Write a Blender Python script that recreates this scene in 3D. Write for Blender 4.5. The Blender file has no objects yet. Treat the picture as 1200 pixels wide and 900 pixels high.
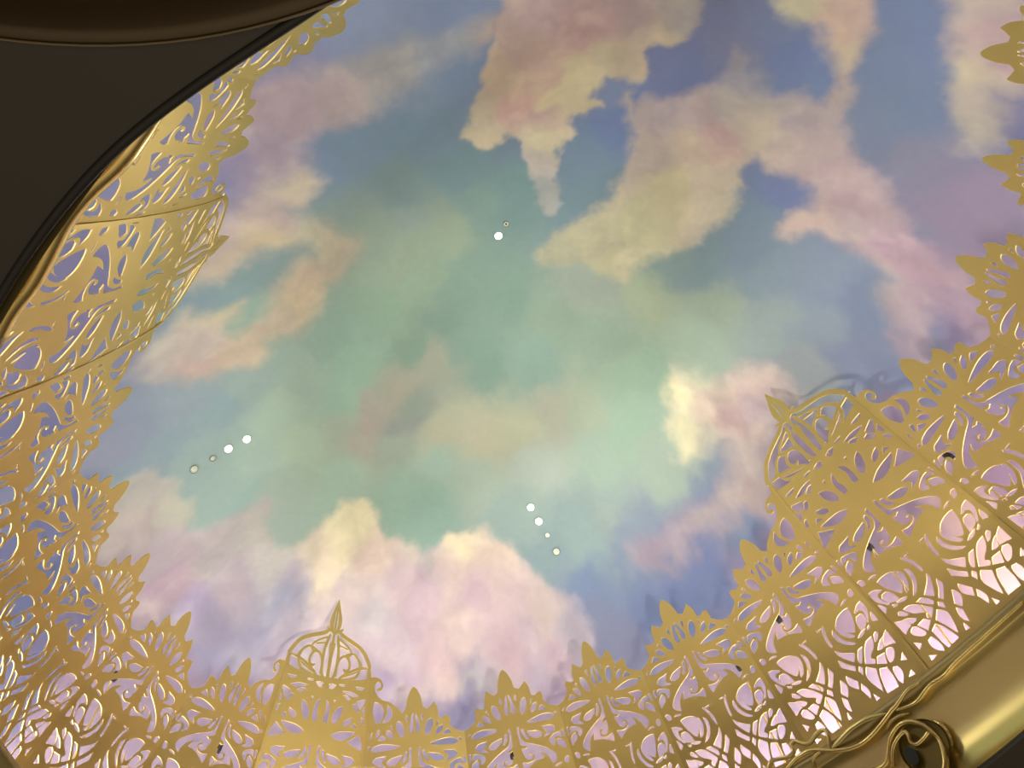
import bpy, bmesh, math, random, json
import numpy as np
from mathutils import Vector, Matrix
from mathutils.geometry import delaunay_2d_cdt

# ------------------------------------------------------------------ camera, world, lights, exposure
B = json.loads('''{"C0":[1.326,-3.758],"sky":[[0.84,-6.69,148,160,180],[1.48,-6.38,140,155,178],[1.13,-6.27,150,160,172],[1.66,-5.9,130,150,170],[0.32,-6.61,150,150,172],[0.07,-6.73,160,160,185],[-0.09,-6.57,150,150,180],[0.41,-5.69,128,152,165],[1.03,-5.51,125,150,162],[1.21,-4.94,118,148,152],[0.58,-5.0,130,155,152],[0.07,-5.66,128,150,170],[1.65,-4.47,118,150,148],[1.27,-4.5,125,155,145],[0.83,-4.35,150,170,145],[0.38,-4.2,150,170,145],[0.21,-4.51,150,170,150],[2.53,-4.71,120,145,165],[2.83,-4.91,115,135,175],[2.11,-4.83,118,140,155],[2.46,-4.33,118,145,155],[2.73,-5.39,130,145,175],[3.37,-5.39,125,135,170],[3.51,-5.27,120,132,172],[4.4,-5.32,118,135,172],[4.53,-5.06,120,138,172],[4.2,-5.59,128,140,170],[3.95,-5.57,135,140,168],[5.06,-5.19,120,135,160],[5.09,-4.74,122,138,158],[5.23,-4.81,118,135,160],[5.32,-5.3,120,135,165],[5.32,-4.72,118,132,160],[4.93,-4.44,125,135,155],[5.15,-4.27,138,138,155],[5.34,-4.11,140,135,155],[5.54,-3.98,150,135,155],[4.82,-4.77,125,138,160],[5.66,-4.57,132,130,160],[5.4,-3.73,150,135,155],[5.21,-3.63,140,138,158],[5.61,-3.42,150,132,152],[5.43,-3.23,150,135,155],[4.09,-4.1,125,142,175],[4.35,-3.89,122,135,175],[3.9,-3.75,128,150,165],[4.56,-4.05,130,140,170],[3.52,-3.32,130,155,158],[3.11,-3.48,135,160,155],[4.03,-3.1,140,160,168],[4.37,-3.01,140,155,172],[3.91,-3.29,130,150,165],[4.63,-2.7,130,145,170],[4.69,-2.49,135,145,170],[4.35,-2.59,145,160,170],[4.44,-2.22,135,145,170],[4.74,-2.29,128,138,168],[4.1,-2.17,155,165,165],[3.92,-2.57,155,172,165],[3.57,-2.75,160,178,155],[3.23,-2.4,165,188,165],[0.91,-3.65,130,160,145],[1.31,-3.28,128,160,145],[0.46,-3.25,125,155,140],[0.71,-2.7,128,160,145],[1.26,-2.41,138,170,155],[1.71,-2.84,145,170,150],[2.29,-3.13,155,170,155],[2.13,-2.53,150,175,155],[2.41,-2.08,150,180,155],[2.81,-2.93,165,180,150],[0.24,-3.81,145,170,145],[-0.09,-3.74,140,170,145],[-0.01,-3.11,130,160,140],[-0.61,-3.18,145,180,155],[-0.93,-2.89,150,185,160],[-1.24,-3.34,160,185,165],[-1.57,-3.23,170,195,170],[-1.7,-3.72,155,178,165],[-2.05,-3.68,145,170,168],[-2.24,-3.92,150,165,170],[-2.53,-3.62,145,165,168],[-2.51,-4.05,145,155,168],[-2.68,-4.07,150,155,170],[-1.94,-2.8,165,190,170],[-2.26,-2.87,155,180,165],[-1.51,-2.69,175,200,170],[-1.26,-2.04,165,195,170],[-2.34,-3.23,155,178,168],[-2.28,-2.4,150,180,165],[-1.88,-2.26,160,180,160],[-0.48,-1.19,150,185,165],[-0.74,-1.41,155,188,165],[0.24,-1.34,175,195,175],[0.92,-1.35,180,195,180],[1.73,-1.2,165,190,170],[2.24,-1.52,160,190,165],[2.5,-1.16,165,185,165],[-0.09,-1.66,165,195,175],[0.53,-0.87,160,185,175],[0.76,-0.32,145,170,170],[1.22,-0.41,150,175,170],[1.74,-0.68,155,175,165],[1.24,0.02,125,145,175],[0.77,-0.09,145,160,180],[1.83,0.02,115,132,170],[2.23,-0.07,115,130,170],[2.53,-0.18,115,130,170],[1.92,-0.37,140,155,172],[3.0,-0.68,125,140,170],[1.32,0.26,135,140,168],[1.65,0.34,130,135,165],[-1.56,-4.91,135,158,160],[-1.28,-4.88,140,165,160],[-0.97,-4.88,140,165,160],[-0.8,-4.87,142,165,158],[-1.3,-4.39,150,178,158],[-1.5,-4.31,150,178,155],[-0.68,-4.79,145,165,158],[-0.79,-2.45,175,165,150],[-0.25,-2.75,165,165,145],[0.13,-2.92,160,165,145],[-0.54,-2.55,170,165,150],[-0.27,-2.41,145,160,145],[-0.02,-1.85,185,185,155],[0.41,-1.81,190,190,160],[0.84,-1.78,185,190,160],[1.31,-1.87,175,180,160],[1.71,-1.78,170,185,160],[-0.95,-2.3,175,175,155],[-0.59,-2.11,160,175,155],[-0.43,-2.26,150,160,150],[-1.05,-2.6,165,180,158],[-0.66,-3.57,142,172,152],[-0.03,-4.41,150,172,150],[0.52,-4.59,145,165,155],[-1.79,-6.07,140,135,170],[-2.26,-5.29,140,130,165],[-2.75,-4.68,125,125,160],[-3.11,-3.86,120,122,158],[-3.46,-3.39,110,118,155],[-3.55,-2.82,125,120,155],[-2.24,-4.84,140,140,165],[-3.17,-3.31,130,130,160],[-1.08,-6.29,150,150,180],[-3.69,-2.37,170,145,165],[-3.44,-1.55,165,145,165],[-3.09,-0.96,160,140,160],[-2.76,-0.45,165,145,165],[-2.18,0.02,165,145,170],[-1.48,0.32,165,145,170],[-0.74,0.6,140,135,165],[-0.2,0.78,170,150,170],[0.62,0.77,165,145,165],[1.45,0.64,160,140,165],[2.1,0.4,160,140,165],[2.6,0.1,140,135,165],[3.26,-0.36,145,130,160],[3.87,-0.87,150,132,158],[4.42,-1.39,150,130,155],[4.85,-1.79,150,130,160],[5.23,-2.18,160,135,160],[4.47,-1.16,165,135,160],[5.08,-1.72,160,130,160],[3.76,-0.5,185,155,175],[2.73,0.26,170,145,175],[2.15,0.59,185,160,180],[3.1,0.11,195,165,180],[4.0,-0.57,190,160,180],[4.63,-1.16,205,170,175],[4.88,-1.38,205,170,170],[1.84,0.7,185,160,175],[0.92,0.86,190,160,175],[5.48,-2.73,150,130,155],[5.29,-2.48,140,130,165]],"cloud":[[-0.19,-6.29,190,165,165],[0.06,-6.24,195,170,168],[0.45,-6.13,195,175,165],[0.94,-6.18,175,170,160],[-0.23,-5.83,185,165,170],[-0.54,-5.93,165,155,180],[-0.28,-5.44,205,190,160],[-0.58,-5.31,200,180,165],[-0.83,-5.13,215,195,150],[-1.03,-5.05,205,185,155],[-1.0,-5.38,200,180,170],[-1.0,-5.62,175,160,180],[-0.42,-4.97,190,185,155],[-0.22,-4.62,185,175,150],[-0.71,-4.33,200,180,150],[-0.87,-4.19,200,185,150],[-1.09,-4.1,190,175,150],[-1.42,-4.63,205,190,150],[-1.7,-4.38,195,180,165],[-1.63,-4.05,200,180,150],[-1.88,-4.17,200,170,155],[-1.97,-4.56,190,180,165],[-2.11,-4.17,170,170,165],[-0.68,-5.81,150,150,180],[-0.3,-5.97,185,165,170],[1.39,-6.09,160,165,165],[-0.48,-5.78,175,160,175],[2.37,-6.16,200,170,160],[2.8,-5.95,200,165,155],[3.1,-5.95,190,165,155],[2.16,-5.91,200,170,150],[2.63,-5.84,198,160,150],[1.95,-5.72,205,180,145],[2.28,-5.7,200,170,150],[2.06,-5.42,205,165,150],[2.3,-5.34,215,200,150],[2.51,-5.54,215,200,150],[1.55,-5.5,205,190,155],[1.6,-5.19,215,200,160],[2.77,-5.64,205,190,150],[3.07,-5.52,200,180,150],[3.39,-5.71,205,185,150],[2.14,-4.97,205,195,155],[2.02,-4.66,185,175,165],[1.91,-4.39,165,170,165],[3.53,-5.83,175,165,160],[2.19,-5.19,195,165,155],[3.32,-4.88,180,165,165],[3.63,-4.81,190,170,165],[3.75,-4.52,200,170,160],[3.44,-4.49,205,185,160],[3.23,-4.15,205,195,150],[3.63,-4.07,205,190,165],[3.75,-3.77,200,190,165],[2.82,-3.84,195,190,150],[2.56,-3.49,185,180,145],[1.92,-3.64,175,175,145],[4.0,-4.82,185,175,165],[4.08,-5.14,160,158,170],[4.19,-4.62,195,180,160],[4.52,-4.4,195,175,165],[4.46,-4.66,180,165,165],[4.7,-4.21,190,165,165],[4.79,-3.78,190,165,165],[4.52,-3.62,205,180,165],[4.7,-5.03,190,170,155],[4.62,-5.49,215,185,155],[4.38,-5.69,215,205,160],[4.73,-5.54,205,175,155],[4.72,-5.25,210,190,155],[4.97,-3.38,185,155,165],[5.15,-3.16,175,145,160],[5.21,-2.95,165,140,160],[4.95,-2.9,180,155,165],[4.85,-2.96,180,175,165],[4.94,-2.61,170,150,165],[4.76,-3.53,190,170,165],[3.09,-4.37,190,175,160],[2.43,-3.72,185,180,148],[5.34,-5.49,200,180,165],[5.52,-5.27,195,165,160],[5.65,-5.12,190,160,160],[5.43,-5.01,200,185,150],[5.49,-4.72,185,170,155],[5.42,-4.57,180,170,155],[2.83,-1.77,250,240,190],[3.03,-1.68,225,205,185],[3.23,-1.52,200,175,165],[3.6,-1.96,215,190,180],[3.69,-1.72,190,170,175],[3.09,-1.35,195,190,170],[2.76,-1.37,225,220,175],[3.29,-1.22,180,165,165],[3.26,-0.92,180,160,160],[2.83,-0.65,165,150,160],[2.42,-0.47,160,145,160],[3.03,-2.04,215,215,180],[3.23,-1.77,205,185,170],[3.26,-1.61,180,150,150],[-1.32,-1.62,245,235,185],[-1.53,-1.34,250,235,190],[-1.75,-1.29,245,225,190],[-1.2,-1.05,235,210,190],[-1.5,-0.83,215,195,190],[-1.85,-1.56,225,210,180],[-2.12,-1.37,195,180,185],[-1.01,-0.67,220,195,195],[-0.78,-0.4,220,190,195],[-0.21,-0.72,250,230,185],[0.17,-0.51,235,210,190],[-0.5,-0.55,230,205,190],[-0.18,-0.21,220,190,195],[0.23,-0.11,215,190,190],[0.58,0.09,215,195,185],[-0.48,-0.0,225,200,190],[0.07,0.26,210,180,185],[-0.78,0.17,220,190,190],[-1.31,-0.16,210,190,195],[-1.05,0.32,190,165,185],[-0.47,0.48,160,155,175],[0.55,0.38,200,175,185],[0.93,0.24,180,170,180],[0.37,0.51,180,165,185],[-1.5,0.09,180,160,190],[-1.62,-0.18,200,180,190],[-1.4,-0.51,200,190,190],[-2.68,-3.3,190,185,170],[-2.54,-2.96,195,195,170],[-2.93,-3.05,190,175,165],[-2.83,-2.62,185,170,170],[-3.09,-2.82,175,155,170],[-2.98,-2.24,180,155,165],[-2.56,-2.12,185,175,170],[-2.25,-2.03,180,175,165],[-2.56,-1.68,185,170,175],[-2.85,-1.54,165,155,175],[-2.55,-1.19,165,160,180],[-2.23,-1.07,180,170,180],[-2.41,-0.8,180,165,185],[-2.97,-1.41,150,148,180],[-3.06,-1.82,170,155,185],[-2.21,-1.65,195,190,180],[-2.19,-1.32,160,165,185],[-1.88,-0.64,205,188,190],[-0.79,-0.83,215,200,185],[-0.8,-0.49,205,180,190],[0.16,-0.2,225,200,190],[0.33,0.18,200,180,185],[-0.62,-0.68,190,185,185]],"poly":{"left_bank":[[[-0.19,-6.46],[0.11,-6.47],[0.41,-6.37],[0.76,-6.33],[1.15,-6.34],[1.6,-6.26],[1.94,-6.22],[1.96,-6.1],[1.37,-6.05],[0.93,-5.96],[0.58,-5.89],[0.18,-5.89],[-0.02,-5.81],[-0.08,-5.59],[-0.1,-5.39],[-0.33,-5.25],[-0.5,-5.31],[-0.46,-5.14],[-0.28,-4.98],[-0.19,-4.78],[-0.03,-4.63],[-0.14,-4.47],[-0.49,-4.31],[-0.72,-4.1],[-0.97,-3.96],[-1.3,-4.02],[-1.39,-3.83],[-1.67,-3.96],[-1.93,-4.09],[-2.11,-4.31],[-2.2,-4.51],[-1.79,-4.75],[-1.66,-4.8],[-1.64,-4.71],[-1.52,-4.59],[-1.29,-4.57],[-1.39,-4.54],[-1.5,-4.38],[-1.46,-4.22],[-1.17,-4.29],[-0.91,-4.58],[-0.66,-4.72],[-0.5,-4.61],[-0.49,-4.72],[-0.58,-4.9],[-0.82,-5.0],[-1.06,-5.01],[-1.26,-4.93],[-1.36,-5.02],[-1.52,-5.05],[-1.41,-5.4],[-0.83,-6.26],[-0.51,-6.4]],0.05],"top_pink":[[[2.12,-6.67],[2.57,-6.54],[3.6,-6.17],[3.67,-5.79],[3.6,-5.66],[3.45,-5.6],[3.23,-5.67],[3.12,-5.63],[3.14,-5.45],[3.05,-5.31],[2.9,-5.39],[2.79,-5.51],[2.69,-5.4],[2.63,-5.29],[2.7,-5.18],[2.45,-5.21],[2.38,-5.08],[2.42,-4.98],[2.25,-4.84],[2.12,-4.68],[2.12,-4.48],[2.11,-4.22],[1.95,-4.17],[1.92,-4.33],[1.87,-4.61],[1.9,-4.8],[1.93,-5.03],[1.83,-5.19],[1.72,-5.11],[1.53,-5.1],[1.47,-5.19],[1.42,-5.35],[1.49,-5.52],[1.64,-5.65],[1.74,-5.7],[1.72,-5.8],[1.82,-5.94],[1.94,-6.02],[1.93,-6.15],[2.03,-6.34]],0.02],"mid_pink":[[[2.95,-5.2],[3.02,-5.05],[3.18,-5.09],[3.5,-5.06],[3.87,-5.11],[3.95,-5.41],[4.08,-5.26],[4.24,-4.99],[4.4,-4.92],[4.65,-4.76],[4.72,-4.98],[4.66,-5.26],[4.54,-5.51],[4.29,-5.64],[4.2,-6.08],[4.79,-5.93],[4.89,-5.37],[4.82,-5.23],[4.79,-5.05],[4.73,-4.62],[4.82,-4.28],[4.98,-4.03],[5.07,-3.79],[5.11,-3.63],[5.23,-3.41],[5.37,-3.14],[5.43,-2.83],[5.31,-2.66],[5.24,-2.89],[5.09,-2.82],[4.97,-2.55],[4.94,-2.34],[4.85,-2.38],[4.87,-2.66],[4.83,-2.85],[4.92,-3.05],[4.79,-3.28],[4.74,-3.36],[4.51,-3.48],[4.41,-3.49],[4.26,-3.41],[4.16,-3.45],[4.21,-3.58],[4.47,-3.75],[4.55,-3.92],[4.44,-4.1],[4.24,-4.21],[4.11,-4.37],[3.96,-4.25],[3.85,-3.95],[3.74,-3.68],[3.46,-3.48],[3.21,-3.51],[2.92,-3.41],[2.59,-3.17],[2.34,-3.33],[2.19,-3.52],[1.82,-3.62],[1.75,-3.75],[2.3,-4.01],[2.71,-4.22],[2.99,-4.59],[2.99,-4.87]],0.035],"corner_pink":[[[5.2,-5.84],[6.05,-5.77],[6.2,-4.9],[5.72,-4.78],[5.57,-4.78],[5.6,-4.5],[5.47,-4.27],[5.4,-4.5],[5.38,-4.76],[5.41,-4.86],[5.34,-5.05],[5.37,-5.22],[5.32,-5.43]],0.035],"white_right":[[[2.74,-1.91],[2.89,-2.14],[3.04,-2.04],[3.36,-1.95],[3.65,-2.13],[3.85,-2.14],[3.96,-1.92],[3.8,-1.74],[3.65,-1.49],[3.39,-1.09],[3.48,-1.04],[3.36,-0.82],[3.23,-0.85],[2.8,-0.58],[2.39,-0.4],[2.14,-0.24],[1.84,-0.2],[1.79,-0.31],[2.35,-0.53],[2.92,-0.87],[3.18,-1.12],[3.26,-1.37],[2.98,-1.26],[2.68,-1.16],[2.65,-1.33],[2.69,-1.59]],0.05],"great_bottom":[[[-2.04,-1.6],[-1.71,-1.68],[-1.37,-1.76],[-1.11,-1.61],[-1.04,-1.36],[-1.01,-1.13],[-0.8,-0.94],[-0.64,-0.77],[-0.46,-0.8],[-0.27,-0.84],[-0.05,-0.83],[0.19,-0.73],[0.4,-0.54],[0.45,-0.37],[0.7,-0.18],[0.94,-0.0],[1.06,0.19],[1.07,0.36],[0.92,0.45],[0.35,0.56],[-0.07,0.56],[-0.65,0.41],[-1.55,0.22],[-2.67,-0.81],[-3.02,-1.48],[-3.25,-2.4],[-3.17,-3.31],[-3.0,-3.32],[-2.75,-3.58],[-2.63,-3.42],[-2.57,-2.88],[-2.63,-2.57],[-2.58,-2.5],[-2.28,-2.4],[-1.98,-2.24],[-2.16,-2.04],[-2.08,-1.75]],0.03]},"orn":{"bead_strand":[[3.594,-1.239,-1.52],[3.501,-1.165,-1.505],[3.435,-1.098,-1.525],[3.389,-1.045,-1.54],[3.343,-1.005,-1.55],[3.254,-0.925,-1.58],[3.154,-0.833,-1.605],[3.051,-0.748,-1.61],[2.944,-0.687,-1.59],[2.821,-0.625,-1.535],[2.704,-0.565,-1.46],[2.619,-0.51,-1.44],[2.533,-0.456,-1.445],[2.44,-0.406,-1.485],[2.37,-0.352,-1.53]],"low_strand":[[4.344,-1.962,-1.545],[4.185,-1.788,-1.545],[4.022,-1.615,-1.55],[3.846,-1.445,-1.56],[3.748,-1.349,-1.58],[3.663,-1.27,-1.57],[3.604,-1.219,-1.58],[3.538,-1.149,-1.6],[3.471,-1.093,-1.595],[3.376,-1.026,-1.565]],"frond":[[3.301,-0.98,-1.545],[3.214,-0.915,-1.51],[3.128,-0.861,-1.49],[3.011,-0.766,-1.485],[2.892,-0.68,-1.515],[2.839,-0.639,-1.525]],"sprig":[[3.255,-0.906,-1.63],[3.314,-0.958,-1.605],[3.379,-1.014,-1.61],[3.439,-1.05,-1.63]],"ring":[[3.056,-0.698,-1.82],[3.116,-0.735,-1.835],[3.178,-0.79,-1.825],[3.243,-0.857,-1.735],[3.283,-0.908,-1.7],[3.362,-0.97,-1.67],[3.431,-1.028,-1.695],[3.493,-1.064,-1.765],[3.524,-1.068,-1.835],[3.542,-1.061,-1.91],[3.515,-1.066,-2.01],[3.471,-1.045,-2.095],[3.419,-1.007,-2.14]],"squiggle":[[3.209,-0.792,-1.885],[3.225,-0.823,-1.84],[3.267,-0.872,-1.78],[3.332,-0.932,-1.745],[3.379,-0.963,-1.74],[3.389,-0.971,-1.77],[3.383,-0.952,-1.83],[3.416,-0.967,-1.855],[3.472,-1.021,-1.85],[3.513,-1.057,-1.835]],"flame":[[3.556,-1.106,-1.76],[3.588,-1.125,-1.83],[3.594,-1.112,-1.91],[3.578,-1.104,-1.98]],"curl":[[2.299,-0.328,-1.42],[2.356,-0.362,-1.355],[2.424,-0.389,-1.365],[2.508,-0.443,-1.395],[2.559,-0.467,-1.375],[2.566,-0.473,-1.32],[2.607,-0.498,-1.31],[2.661,-0.535,-1.375],[2.713,-0.563,-1.39],[2.775,-0.604,-1.36],[2.834,-0.647,-1.36],[2.858,-0.664,-1.395],[2.844,-0.656,-1.47],[2.828,-0.621,-1.535]],"tendril":[[2.752,-0.593,-1.505],[2.705,-0.561,-1.505],[2.67,-0.527,-1.53],[2.663,-0.5,-1.59]]},"orl":{"main_strand":[[0.502,-7.031,-1.95],[0.423,-6.994,-1.95],[0.315,-6.933,-1.95],[0.207,-6.876,-1.95],[0.122,-6.836,-1.95],[0.023,-6.8,-1.95],[-0.075,-6.755,-1.95],[-0.163,-6.705,-1.95],[-0.245,-6.644,-1.95],[-0.33,-6.582,-1.95],[-0.423,-6.519,-1.95],[-0.551,-6.451,-1.95],[-0.662,-6.373,-1.95]],"side_strand":[[-0.143,-6.752,-1.95],[-0.23,-6.713,-1.95],[-0.325,-6.656,-1.95],[-0.379,-6.629,-1.95],[-0.445,-6.574,-1.95],[-0.531,-6.513,-1.95]],"loop":[[-0.379,-6.629,-1.95],[-0.34,-6.627,-1.95],[-0.344,-6.605,-1.95],[-0.377,-6.566,-1.95],[-0.453,-6.53,-1.95],[-0.562,-6.479,-1.95]],"upper_strand":[[0.138,-6.898,-1.95],[0.234,-6.933,-1.95],[0.321,-6.957,-1.95],[0.38,-6.989,-1.95],[0.448,-7.017,-1.95]]},"dl":[[1.379,-4.075,3.041,"on"],[1.499,-4.183,3.037,"ring"],[-1.907,-3.098,2.063,"on"],[-2.081,-3.127,1.939,"on"],[-2.229,-3.14,1.811,"small"],[-2.392,-3.169,1.67,"ring"],[0.77,-0.869,2.165,"on"],[0.817,-0.715,2.045,"on"],[0.87,-0.566,1.92,"small"],[0.92,-0.4,1.775,"ring"]],"fx":[[-3.195,-2.342,-0.075],[-2.845,-1.001,-0.12],[-0.124,0.447,-0.15],[-0.238,0.448,0.065],[4.751,-2.091,-0.175],[4.704,-2.032,-0.045],[3.925,-1.216,-0.105],[3.974,-1.257,-0.185],[2.988,-0.457,-0.055],[2.468,-0.142,-0.245]],"verts":[[-0.583,-6.146],[-1.562,-5.322],[-2.215,-4.494],[-2.621,-3.602],[-2.772,-2.794],[-2.714,-1.843],[-2.335,-0.984],[-1.556,-0.289],[-0.531,0.0],[0.531,0.0],[1.493,-0.194],[2.483,-0.634],[3.45,-1.352],[4.345,-2.26],[4.998,-3.204],[5.311,-4.112],[5.356,-4.921],[5.171,-5.826],[4.775,-6.484],[3.943,-7.128],[3.121,-7.385],[2.195,-7.379],[1.242,-7.137],[0.31,-6.711]],"cam":[1.4686,-7.343,-4.9601,0.95559,0.2698,-0.11852,-0.29041,0.79393,-0.53417,-0.05002,0.54487,0.83703,892.74]}''')
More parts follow.
